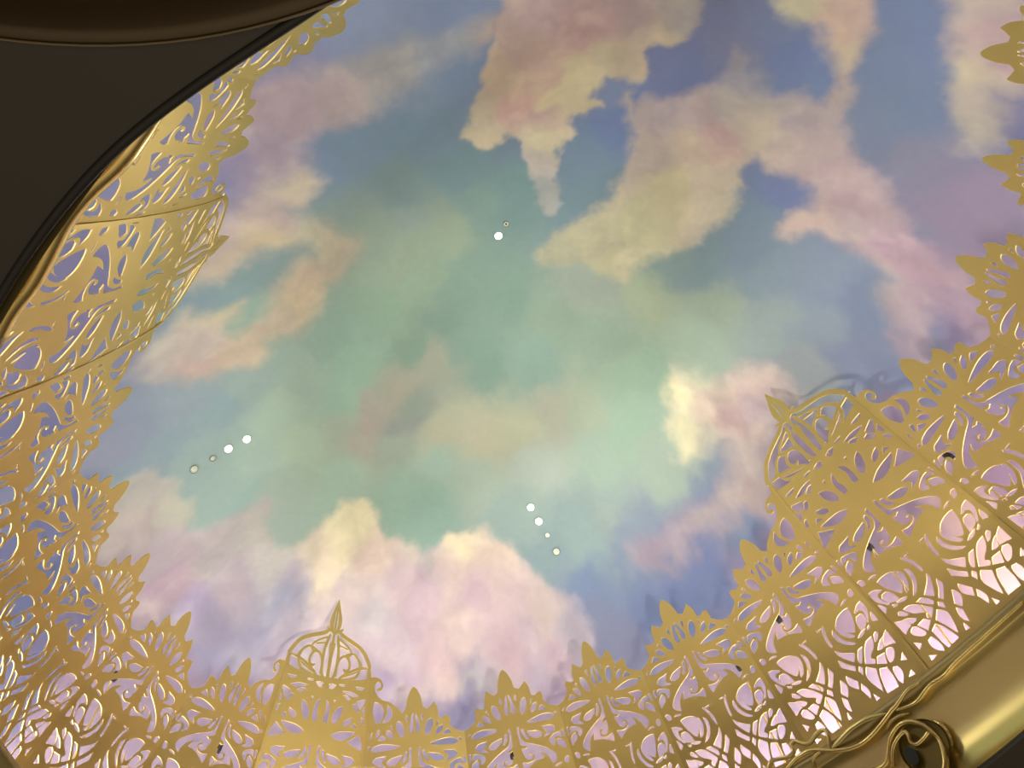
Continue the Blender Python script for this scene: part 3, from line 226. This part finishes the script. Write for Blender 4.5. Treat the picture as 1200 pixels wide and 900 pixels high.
# ------------------------------------------------------------------ ledge, bead, gold cove, soffit
BOF = np.zeros(N); BOF[[22, 23, 0, 1]] = -.075; BOF[[21, 2]] = -.04
t1 = sweep_profile('trim_1', [(-1.12, -1.44), (-1.12, -1.50), (-.66, -1.50), (-.66, -1.36), (-.64, -1.36), (-.64, -1.50), (-.26, -1.50), (-.24, -1.47), (-.215, -1.462), (-.195, -1.47), (-.185, -1.50), (-.195, -1.53), (-.235, -1.545), (-.255, -1.56)], TRIMG, sof=BOF)  # the upstand in this profile is added to screen the light strip
tag(t1, 'narrow gold ledge moulding under the cut metal canopy', 'trim', kind='structure')
t2 = sweep_profile('trim_2', [(-.255, -1.56), (-.26, -1.565), (-.275, -1.66), (-.29, -1.76), (-.305, -1.86), (-.31, -1.94), (-.305, -2.02), (-.29, -2.09), (-.262, -2.15), (-.23, -2.20), (-.19, -2.235)], FRZ, sof=BOF, sofw=[1, 1, .9, .8, .7, .5, .4, .3, .2, .1, 0])
tag(t2, 'smooth curved gold cove band running around the ceiling opening', 'trim', kind='structure')
SOFO = np.interp(np.arange(N), [0, 10, 11.9, 12.4, 13, 20, 22, 22.9, 23.4, 24], [-.23, -.22, -.21, -.10, -.06, -.04, -.04, -.2, -.24, -.23]) + .2
t3 = sweep_profile('trim_3', [(-.19, -2.235), (-.185, -2.25), (-.190, -2.262), (-.205, -2.266), (-.218, -2.262), (-.22, -2.25)], BLACK, sof=SOFO)  # black is the edge trim's own colour
tag(t3, 'thin black edge between the gold cove and the brown soffit', 'trim', kind='structure')
# soffit: ring plate from the opening outwards
inner = offcurve(np.full(N, -.216) + SOFO, 16); n = len(inner)
rows = []
for s, z in ((0, -2.25), (.04, -2.262), (.5, -2.262), (1, -2.262), (1, -2.0)):
    dd = inner - CTR; L = np.hypot(*dd.T)[:, None]; rows.append(np.c_[inner + dd / L * (s * 6.0), np.full(n, z)])
vs = np.concatenate(rows); fs = [(r * n + i, r * n + (i + 1) % n, (r + 1) * n + (i + 1) % n, (r + 1) * n + i) for r in range(len(rows) - 1) for i in range(n)]
so = mesh_obj('soffit', vs, fs, BROWN, None, True); tag(so, 'dark brown plain soffit around the oval opening', 'soffit', kind='structure')
# circular bulkhead moulding above the viewer
def ring(name, c, prof, m, parent=None, seg=160):
    vs = [(c[0] + r * math.cos(2 * math.pi * i / seg), c[1] + r * math.sin(2 * math.pi * i / seg), z) for r, z in prof for i in range(seg)]
    fs = [(q * seg + i, q * seg + (i + 1) % seg, (q + 1) * seg + (i + 1) % seg, (q + 1) * seg + i) for q in range(len(prof) - 1) for i in range(seg)]
    return mesh_obj(name, vs, fs, m, parent, True)
bc = (1.06, -9.31)
t4 = ring('trim_4', bc, [(2.172, -2.25), (2.168, -2.275), (2.155, -2.285), (2.14, -2.28), (2.12, -2.285), (2.09, -2.30), (2.05, -2.32), (2.02, -2.345), (1.99, -2.35), (1.95, -2.33), (1.91, -2.30), (1.87, -2.29), (1.80, -2.29), (1.5, -2.29), (.02, -2.29)], BROWNG)
ring('bead', bc, [(2.173, -2.262), (2.172, -2.283), (2.169, -2.287), (2.166, -2.287), (2.163, -2.282)], BEAD, t4)
tag(t4, 'round stepped bronze brown moulding on the soffit, cut by the top left corner', 'moulding', kind='structure')
# low arc in the soffit below the gold cove, at the lower right

# ------------------------------------------------------------------ cut sheet panels
def smooth_poly(P, closed=True, cut=math.radians(52), step=.03):
    P = np.array(P, float); n = len(P); out = []
    def turn(i):
        a = P[i] - P[i - 1]; b = P[(i + 1) % n] - P[i]
        return abs((math.atan2(b[1], b[0]) - math.atan2(a[1], a[0]) + math.pi) % (2 * math.pi) - math.pi)
    T = []
    for i in range(n):
        if (not closed and i in (0, n - 1)) or turn(i) > cut: T.append(None)
        else: T.append((P[(i + 1) % n] - P[i - 1]) * .5)
    for i in range(n if closed else n - 1):
        j = (i + 1) % n; a, b = P[i], P[j]; L = np.hypot(*(b - a))
        if L < 1e-5: continue
        ta = T[i] if T[i] is not None else (b - a); tb = T[j] if T[j] is not None else (b - a)
        for t_ in (ta, tb):
            pass
        ta = ta / (np.hypot(*ta) + 1e-9) * L; tb = tb / (np.hypot(*tb) + 1e-9) * L
        m = 1 if (T[i] is None and T[j] is None) else max(2, min(5, int(L / step) + 1))
        for s in np.arange(m) / m:
            out.append((2 * s ** 3 - 3 * s * s + 1) * a + (s ** 3 - 2 * s * s + s) * ta + (-2 * s ** 3 + 3 * s * s) * b + (s ** 3 - s * s) * tb)
    if not closed: out.append(P[-1])
    return np.array(out)
def stroke_poly(L, w, taper=True):
    P = smooth_poly(L, closed=False, cut=math.radians(80), step=.03); n = len(P); T = np.gradient(P, axis=0); T /= np.linalg.norm(T, axis=1)[:, None] + 1e-9
    Nn = np.c_[-T[:, 1], T[:, 0]]; s = np.linspace(0, 1, n); ww = (w / 2) * (np.clip(np.minimum(s, 1 - s) * 6 + .55, 0, 1) if taper else 1); ww = np.broadcast_to(ww, (n,))
    return np.r_[P + Nn * ww[:, None], (P - Nn * ww[:, None])[::-1]]
def mirror(P): return np.array(P) * np.array([-1, 1])
def inside(P, X):
    P = np.asarray(P); r = np.zeros(len(X), bool); n = len(P)
    for i in range(n):
        (x1, y1), (x2, y2) = P[i], P[(i + 1) % n]
        if y1 == y2: continue
        r ^= ((y1 > X[:, 1]) != (y2 > X[:, 1])) & (X[:, 0] < (x2 - x1) * (X[:, 1] - y1) / (y2 - y1) + x1)
    return r
def cdt_plate(solids, holes, strokes, levels):
    vs = []; es = []
    for P in solids + holes + strokes:
        b = len(vs); n = len(P); vs += [Vector((float(x), float(y))) for x, y in P]; es += [(b + i, b + (i + 1) % n) for i in range(n)]
    for z in levels:
        b = len(vs); vs += [Vector((-.7, z)), Vector((.7, z))]; es.append((b, b + 1))
    ov, oe, of, *_ = delaunay_2d_cdt(vs, es, [], 0, 1e-5)
    X = np.array([(v.x, v.y) for v in ov]); Fc = np.array([f for f in of if len(f) == 3])
    c = X[Fc].mean(1)
    s = np.zeros(len(c), bool)
    for P in solids: s |= inside(P, c)
    for P in holes: s &= ~inside(P, c)
    for P in strokes: s |= inside(P, c)
    A = X[Fc]; area = np.abs((A[:, 1, 0] - A[:, 0, 0]) * (A[:, 2, 1] - A[:, 0, 1]) - (A[:, 2, 0] - A[:, 0, 0]) * (A[:, 1, 1] - A[:, 0, 1]))
    Fc = Fc[s & (area > 1e-8)]
    u, inv = np.unique(Fc.ravel(), return_inverse=True)
    return X[u], inv.reshape(-1, 3)
TOP = np.array([[0, .492], [.022, .479], [.05, .437], [.078, .359], [.088, .285], [.135, .256], [.172, .284], [.214, .322], [.245, .258], [.25, .194], [.25, .166], [.29, .156], [.325, .176], [.361, .172], [.366, .119], [.362, .083], [.392, .05], [.442, .017], [.5, .0]])
def inflate(P, w):
    a = np.roll(P, -1, 0) - np.roll(P, 1, 0); L = np.linalg.norm(a, axis=1)[:, None] + 1e-9; nrm = np.c_[a[:, 1], -a[:, 0]] / L
    x, y = P.T; sg = np.sign((x * np.roll(y, -1) - np.roll(x, -1) * y).sum()); return P + nrm * sg * w
def holes_half(which):
    H = []
    for g in which:
        for nme, P in PT[g].items():
            if g == 'up' and nme == 'l5' : pass
            Q = np.array(P)
            if nme == 'sp': Q = np.c_[.03 + (Q[:, 0] - .027) * 1.12, -.39 + (Q[:, 1] + .39) * 1.05]
            H.append(inflate(smooth_poly(Q, cut=math.radians(38 if g == 'low' else 52)), {'low': .003, 'mid': .0055, 'wing': .004}.get(g, .005)))
    return H
low_extra = [np.array([(-.02, -1.06), (.0, -1.03), (.02, -1.06)])]
LEV = [round(-1.35 + .075 * i, 3) for i in range(36)]
ZBOT = -1.42
base_h = holes_half(['up', 'mid', 'low']); wing_h = holes_half(['wing'])
WT = [[.5, .735], [.489, .70]] + PT['wingtop']
def half_out(kind):      # right half outline from the axis to the seam
    if kind == 'reg': return smooth_poly(TOP, closed=False, cut=math.radians(50))
    w = smooth_poly(np.array(WT), closed=False, cut=math.radians(70))[::-1]
    t = smooth_poly(TOP[:5], closed=False, cut=math.radians(50))
    return np.r_[t, [[.105, .262]], w]
def outline(lk, rk):
    r = half_out(rk); l = mirror(half_out(lk))
    return np.r_[r, [[.5, ZBOT], [-.5, ZBOT]], l[::-1][:-1]]
def variant(lk, rk):
    H = [h for h in base_h] + [mirror(h) for h in base_h]
    if rk == 'wing': H += wing_h
    if lk == 'wing': H += [mirror(h) for h in wing_h]
    return cdt_plate([outline(lk, rk)], H, [], LEV)
def finial_variant():
    H = holes_half(['mid', 'low']) + holes_half(['fin']); H = H + [mirror(h) for h in H]
    out = np.array([[.5, ZBOT], [.5, .565], [-.5, .565], [-.5, ZBOT]])
    st = []
    for L, w in PT['strokes']:
        st.append(stroke_poly(L, w * 1.3)); st.append(mirror(stroke_poly(L, w * 1.3)))
    for s in (1, -1):
        st.append(np.array([[.5, .56], [.5, .745], [.468, .735], [.458, .56]]) * np.array([s, 1]))
        st.append(smooth_poly(np.array([[.005, 1.03], [.05, 1.09], [.078, 1.18], [.074, 1.25], [.045, 1.35], [.0, 1.495], [.004, 1.40], [.020, 1.30], [.026, 1.20], [.020, 1.12], [.004, 1.06]]) * np.array([s, 1])))
        st.append(smooth_poly(np.array([[.03, 1.06], [.085, 1.08], [.115, 1.12], [.10, 1.135], [.07, 1.115], [.04, 1.11]]) * np.array([s, 1])))
        st.append(smooth_poly(np.array([[.47, .565], [.46, .62], [.40, .60], [.25, .565], [.12, .56]]) * np.array([s, 1])))
    st.append(np.array([[-.012, .55], [.012, .55], [.016, 1.0], [.010, 1.45], [-.010, 1.45], [-.016, 1.0]]))
    return cdt_plate([out], H, st, LEV)
VAR = {('reg', 'reg'): variant('reg', 'reg'), ('wing', 'reg'): variant('wing', 'reg'), ('reg', 'wing'): variant('reg', 'wing'), 'fin': finial_variant()}
THK = .008
SEAMS = {}
def seam_at(k, o):       # vectorised over o (linear in o)
    a = seam(k, 0.0); b = seam(k, 1.0); return a[None] + (b - a)[None] * o[:, None]
def plate(name, k, var, parent):
    X, T = var; z = X[:, 1]; o = prof_o(z); vsall = []
    for dd in (0, -THK):
        A = seam_at(k, o + dd); Bq = seam_at((k + 1) % N, o + dd); xx = X[:, 0]
        vsall.append(np.c_[A + (Bq - A) * (xx + .5)[:, None], z])
    n = len(X); vs = np.concatenate(vsall); fs = [tuple(t) for t in T] + [tuple(n + i for i in t[::-1]) for t in T]
    E = {}
    for t in T.tolist():
        for a, b in ((t[0], t[1]), (t[1], t[2]), (t[2], t[0])): E[(a, b)] = 1
    nfl = len(fs); W_ = [(a, b) for (a, b) in E if (b, a) not in E]
    base = len(vs); ids = sorted({i for e in W_ for i in e}); mp_ = {i: base + q for q, i in enumerate(ids)}; m_ = len(ids)
    vs = np.concatenate([vs, vs[ids], vs[[i + n for i in ids]]])
    fs += [(mp_[b], mp_[a], mp_[a] + m_, mp_[b] + m_) for a, b in W_]
    ob = mesh_obj(name, vs, fs, GOLD, parent)
    sm = np.zeros(len(fs), bool); sm[:nfl] = True; ob.data.polygons.foreach_set('use_smooth', sm); ob.data.update()
    return ob
canopy = empty('metal_canopy', (CTR[0], CTR[1], ZBOT)); tag(canopy, 'oval canopy of gold cut metal panels with lotus flowers under the painted sky', 'canopy')
for k in range(N):
    if k % 6 == 0:
        fp = plate('finial_panel', k, VAR['fin'], canopy)
        # folded standing edges at both sides of the finial panel
        for kk, sd in ((k, 1), ((k + 1) % N, -1)):
            zz = np.array([-1.40, -1.0, -.76, -.47, -.23, 0, .24, .47, .6, .745]); rws = []
            oz = prof_o(zz)
            for da, do in ((.0, .0), (.0, .007), (.030, .007), (.030, .0)):
                o_ = oz + do; A = seam_at(kk, o_); dv = D[k] * sd * da; rws.append(np.c_[A + dv, zz + (0 if da < .01 else -.004)])
            m = len(zz); vv = np.concatenate(rws); ff = [(r * m + i, r * m + i + 1, (r + 1) % 4 * m + i + 1, (r + 1) % 4 * m + i) for r in range(4) for i in range(m - 1)]
            ff += [(0, m, 2 * m, 3 * m), (m - 1, 4 * m - 1, 3 * m - 1, 2 * m - 1)]
            mesh_obj('edge_rib', vv, ff, GOLD, fp)
    else:
        lk = 'wing' if k % 6 == 1 else 'reg'; rk = 'wing' if k % 6 == 5 else 'reg'
        plate('lotus_panel', k, VAR[(lk, rk)], canopy)

# ------------------------------------------------------------------ cove light strip behind the canopy
st = sweep_profile('light_strip', [(-.80, -1.49), (-.80, -1.46), (-.84, -1.45), (-.88, -1.46), (-.88, -1.49)], STRIP, sub=8)
tag(st, 'warm white light strip on the ledge behind the gold canopy', 'light')

# ------------------------------------------------------------------ tubes for the relief scrollwork
def tube(name, pts, r, m, parent, flat=1.0, taper=(1, 1), seg=10, sub=7):
    P = np.array(pts, float); n = len(P); C = []
    for i in range(n - 1):
        p0 = P[max(i - 1, 0)]; p1, p2 = P[i], P[i + 1]; p3 = P[min(i + 2, n - 1)]
        for s in np.arange(sub) / sub: C.append(.5 * ((2 * p1) + (-p0 + p2) * s + (2 * p0 - 5 * p1 + 4 * p2 - p3) * s * s + (-p0 + 3 * p1 - 3 * p2 + p3) * s ** 3))
    C.append(P[-1]); C = np.array(C); 
    for _ in range(2): C[1:-1] = (C[:-2] + 2 * C[1:-1] + C[2:]) / 4
    L = len(C); T = np.gradient(C, axis=0); T /= np.linalg.norm(T, axis=1)[:, None]
    vs = []
    for i in range(L):
        c = C[i]; inw = np.r_[CTR - c[:2], 0]; inw /= np.linalg.norm(inw); b = np.cross(T[i], inw); b /= np.linalg.norm(b) + 1e-9; a = np.cross(b, T[i])
        u = i / (L - 1); rad = r * (taper[0] + (1 - taper[0]) * min(1, u * 4)) if u < .25 else r * (taper[1] + (1 - taper[1]) * min(1, (1 - u) * 4)) if u > .75 else r
        for k in range(seg):
            t = 2 * math.pi * k / seg; vs.append(c + b * math.cos(t) * rad + a * math.sin(t) * rad * flat)
    fs = [(i * seg + k, i * seg + (k + 1) % seg, (i + 1) * seg + (k + 1) % seg, (i + 1) * seg + k) for i in range(L - 1) for k in range(seg)]
    fs += [tuple(range(seg)), tuple((L - 1) * seg + k for k in range(seg - 1, -1, -1))]
    return mesh_obj(name, vs, fs, m, parent, True)
def dense(P): return np.array(P)
O = B['orn']
# recessed round well inside the ring
rp = np.array(O['ring'][3:12]); cc = rp.mean(0); 
def wall_pt(z, k0):   # point on the cove band at height z along plan index
    pass
inw = np.r_[CTR - cc[:2], 0]; inw /= np.linalg.norm(inw); tg = np.array([-inw[1], inw[0], 0]); up = np.array([0, 0, 1.])
well_c = np.array(O['ring'][7]) * .5 + np.array(O['ring'][11]) * .25 + np.array(O['ring'][3]) * .25
sc1 = empty('scroll_ornament', O['bead_strand'][4]); tag(sc1, 'gold whiplash scroll with a round ring and tendrils on the cove, lower right', 'ornament')
bs = [list(x) for x in O['bead_strand']]
tube('strand', bs, .020, LEAF, sc1, taper=(.5, .6))
tube('strand', O['low_strand'], .020, LEAF, sc1, taper=(.6, .5))
tube('frond', O['frond'], .022, FRZ, sc1, taper=(.3, .5), flat=.6)
tube('sprig', O['sprig'], .012, FRZ, sc1, taper=(.5, .5))
push = lambda L, w: [[p[0] + inw[0] * w, p[1] + inw[1] * w, p[2]] for p in L]
rg = tube('ring', push(O['ring'], .02), .022, LEAF, sc1, flat=1.4)
tube('tendril', push(O['squiggle'], .055), .016, LEAF, rg)
tube('flame', O['flame'], .022, LEAF, sc1, taper=(.3, .2), flat=.8)
tube('curl', O['curl'], .017, FRZ, sc1, flat=1.2)
tube('tendril', O['tendril'], .012, FRZ, sc1)

HSIGN = -.12
ax = Vector(inw); wb = np.array([well_c[0], well_c[1], -1.89])
Mx = Matrix.Translation(Vector(wb) + ax * .030) @ ax.to_track_quat('Z', 'Y').to_matrix().to_4x4()
disc0 = []
seg = 32
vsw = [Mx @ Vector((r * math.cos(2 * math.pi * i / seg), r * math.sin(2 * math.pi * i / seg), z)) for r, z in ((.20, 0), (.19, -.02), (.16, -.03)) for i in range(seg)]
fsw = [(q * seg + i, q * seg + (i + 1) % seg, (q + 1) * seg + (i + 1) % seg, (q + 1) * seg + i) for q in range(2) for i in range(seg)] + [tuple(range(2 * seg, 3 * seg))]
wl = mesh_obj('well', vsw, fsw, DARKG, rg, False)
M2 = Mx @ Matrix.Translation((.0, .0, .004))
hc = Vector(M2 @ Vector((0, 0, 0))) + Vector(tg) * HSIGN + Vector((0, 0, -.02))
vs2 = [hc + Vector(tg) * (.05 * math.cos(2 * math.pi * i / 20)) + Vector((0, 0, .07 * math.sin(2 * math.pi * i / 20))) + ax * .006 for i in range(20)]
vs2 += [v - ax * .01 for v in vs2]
mesh_obj('hole_shade_disc', vs2, [tuple(range(20)), tuple(range(39, 19, -1))] + [(i, (i + 1) % 20, 20 + (i + 1) % 20, 20 + i) for i in range(20)], BLACK, rg, False)  # solid black disc, the shade inside a hole put in as colour

OLs = B['orl']
sc2 = empty('scroll_ornament', OLs['main_strand'][5]); tag(sc2, 'long gold whiplash scroll with a knob and loop, beside the dark soffit at upper left', 'ornament')
tube('strand', OLs['main_strand'], .050, LEAF, sc2, taper=(.4, 1), flat=.9)
tube('strand', OLs['side_strand'], .034, LEAF, sc2, taper=(1, .5))
tube('loop', OLs['loop'], .030, LEAF, sc2, taper=(1, .5))
tube('strand', OLs['upper_strand'], .038, LEAF, sc2, taper=(.5, .4))

# ------------------------------------------------------------------ recessed downlights in the dome
DLL = {0: 'lit white downlight alone near the middle of the painted dome', 1: 'tiny grey unlit downlight beside the single lit one in the dome middle',
       2: 'lit white downlight, innermost of the row over the green left sky', 3: 'lit white downlight, second in the row over the green left sky', 4: 'tiny unlit spot, third in the row over the green left sky', 5: 'unlit downlight with a pale ring, outermost of the left row',
       6: 'lit white downlight, innermost of the row above the big cream cloud', 7: 'lit white downlight, second in the row above the big cream cloud', 8: 'tiny dim grey spot, third in the row above the big cream cloud', 9: 'unlit downlight with a pale ring, outermost of the row right of the cream cloud'}
def disc(name, r0, r1, z0, z1, m, parent, Mx, seg=28, cap=False, mid=None):
    prof = [(r0, z0)] + ([mid] if mid else []) + [(r1, z1)]
    vs = [Mx @ Vector((r * math.cos(2 * math.pi * i / seg), r * math.sin(2 * math.pi * i / seg), z)) for r, z in prof for i in range(seg)]
    fs = [(q * seg + i, q * seg + (i + 1) % seg, (q + 1) * seg + (i + 1) % seg, (q + 1) * seg + i) for q in range(len(prof) - 1) for i in range(seg)]
    if cap: fs.append(tuple(range((len(prof) - 1) * seg, len(prof) * seg)))
    return mesh_obj(name, vs, fs, m, parent, False)
for i, (x, y, z, kd) in enumerate(B['dl']):
    z = dome_z(x, y); e = .02; nv = Vector((-(dome_z(x + e, y) - dome_z(x - e, y)) / (2 * e), -(dome_z(x, y + e) - dome_z(x, y - e)) / (2 * e), 1)).normalized() * -1
    Q = nv.to_track_quat('Z', 'Y').to_matrix().to_4x4(); Mx = Matrix.Translation((x, y, z)) @ Q
    d = empty('downlight', (x, y, z)); tag(d, DLL[i], 'light')
    if kd == 'on':
        lo = lamp('downlight_beam', 'SPOT', tuple(Vector((x, y, z)) + nv * .06), tuple(Vector((x, y, z)) + nv * 2), DOWN_W, (1, .93, .78), spot=1.45, blend=.5, soft=.05)
        lo.parent = d; lo.matrix_parent_inverse = Matrix.Translation(-Vector(d.location))
    R1 = .045 if kd == 'on' else .048 if kd == 'ring' and i != 1 else .034
    disc('trim_ring', R1 * 1.0, R1 * .80, -.01, .010, WHT if kd == 'on' else GREYT, d, Mx, mid=(R1 * .98, .014))
    if kd == 'on': disc('lens', R1 * .86, .001, .006, .022, LENS, d, Mx, cap=True, mid=(R1 * .7, .020))
    elif kd == 'ring':
        disc('lens', R1 * .82, .001, .004, .004, DIM, d, Mx, cap=True)
        disc('centre_cap', R1 * .3, .001, .005, .015, METB if i == 1 else LENS_OFF if False else WHT, d, Mx, cap=True, mid=(R1 * .25, .015))
    else: disc('lens', R1 * .8, .001, .003, .003, DIM, d, Mx, cap=True)

# ------------------------------------------------------------------ little black spotlights behind the canopy
FXL = ['small black spotlight glimpsed behind the far left lotus panels', 'small black spotlight behind the panel left of the bottom finial', 'small black spotlight behind the flower right of the bottom finial', 'small black spotlight behind the petals right of the bottom finial',
       'small black spotlight behind the panel above the right finial panel', 'small black spotlight beside the upper right seam of the right finial', 'small black spotlight behind the middle of the right finial panel', 'small black spotlight behind the spiral of the right finial panel', 'small black spotlight behind the panel below the right finial', 'small black spotlight behind the third panel from the right finial']
for i, (x, y, z) in enumerate(B['fx']):
    if i in (3, 4, 7): continue
    pz = np.array([x, y]); iv = CTR - pz; iv /= np.linalg.norm(iv); pz = pz + iv * 0.02
    d = empty('spotlight', (pz[0], pz[1], -1.5)); tag(d, FXL[i], 'light')
    ax = Vector((iv[0] * .5, iv[1] * .5, .6)).normalized(); Q = ax.to_track_quat('Z', 'Y').to_matrix().to_4x4(); Mx = Matrix.Translation((pz[0], pz[1], z)) @ Q
    disc('lamp_head', .028, .028, -.045, .045, METB, d, Mx, cap=True, seg=20, mid=(.034, -.01))
    disc('lens', .024, .001, .046, .050, GLASS, d, Mx, cap=True, seg=20)
    P0 = Vector((pz[0] - iv[0] * .19, pz[1] - iv[1] * .19, -1.499)); P1 = Vector((pz[0] - iv[0] * .03, pz[1] - iv[1] * .03, z - .02))
    tube('stem', [P0, P0 + Vector((0, 0, .6)), P1], .009, GOLD, d, seg=8)
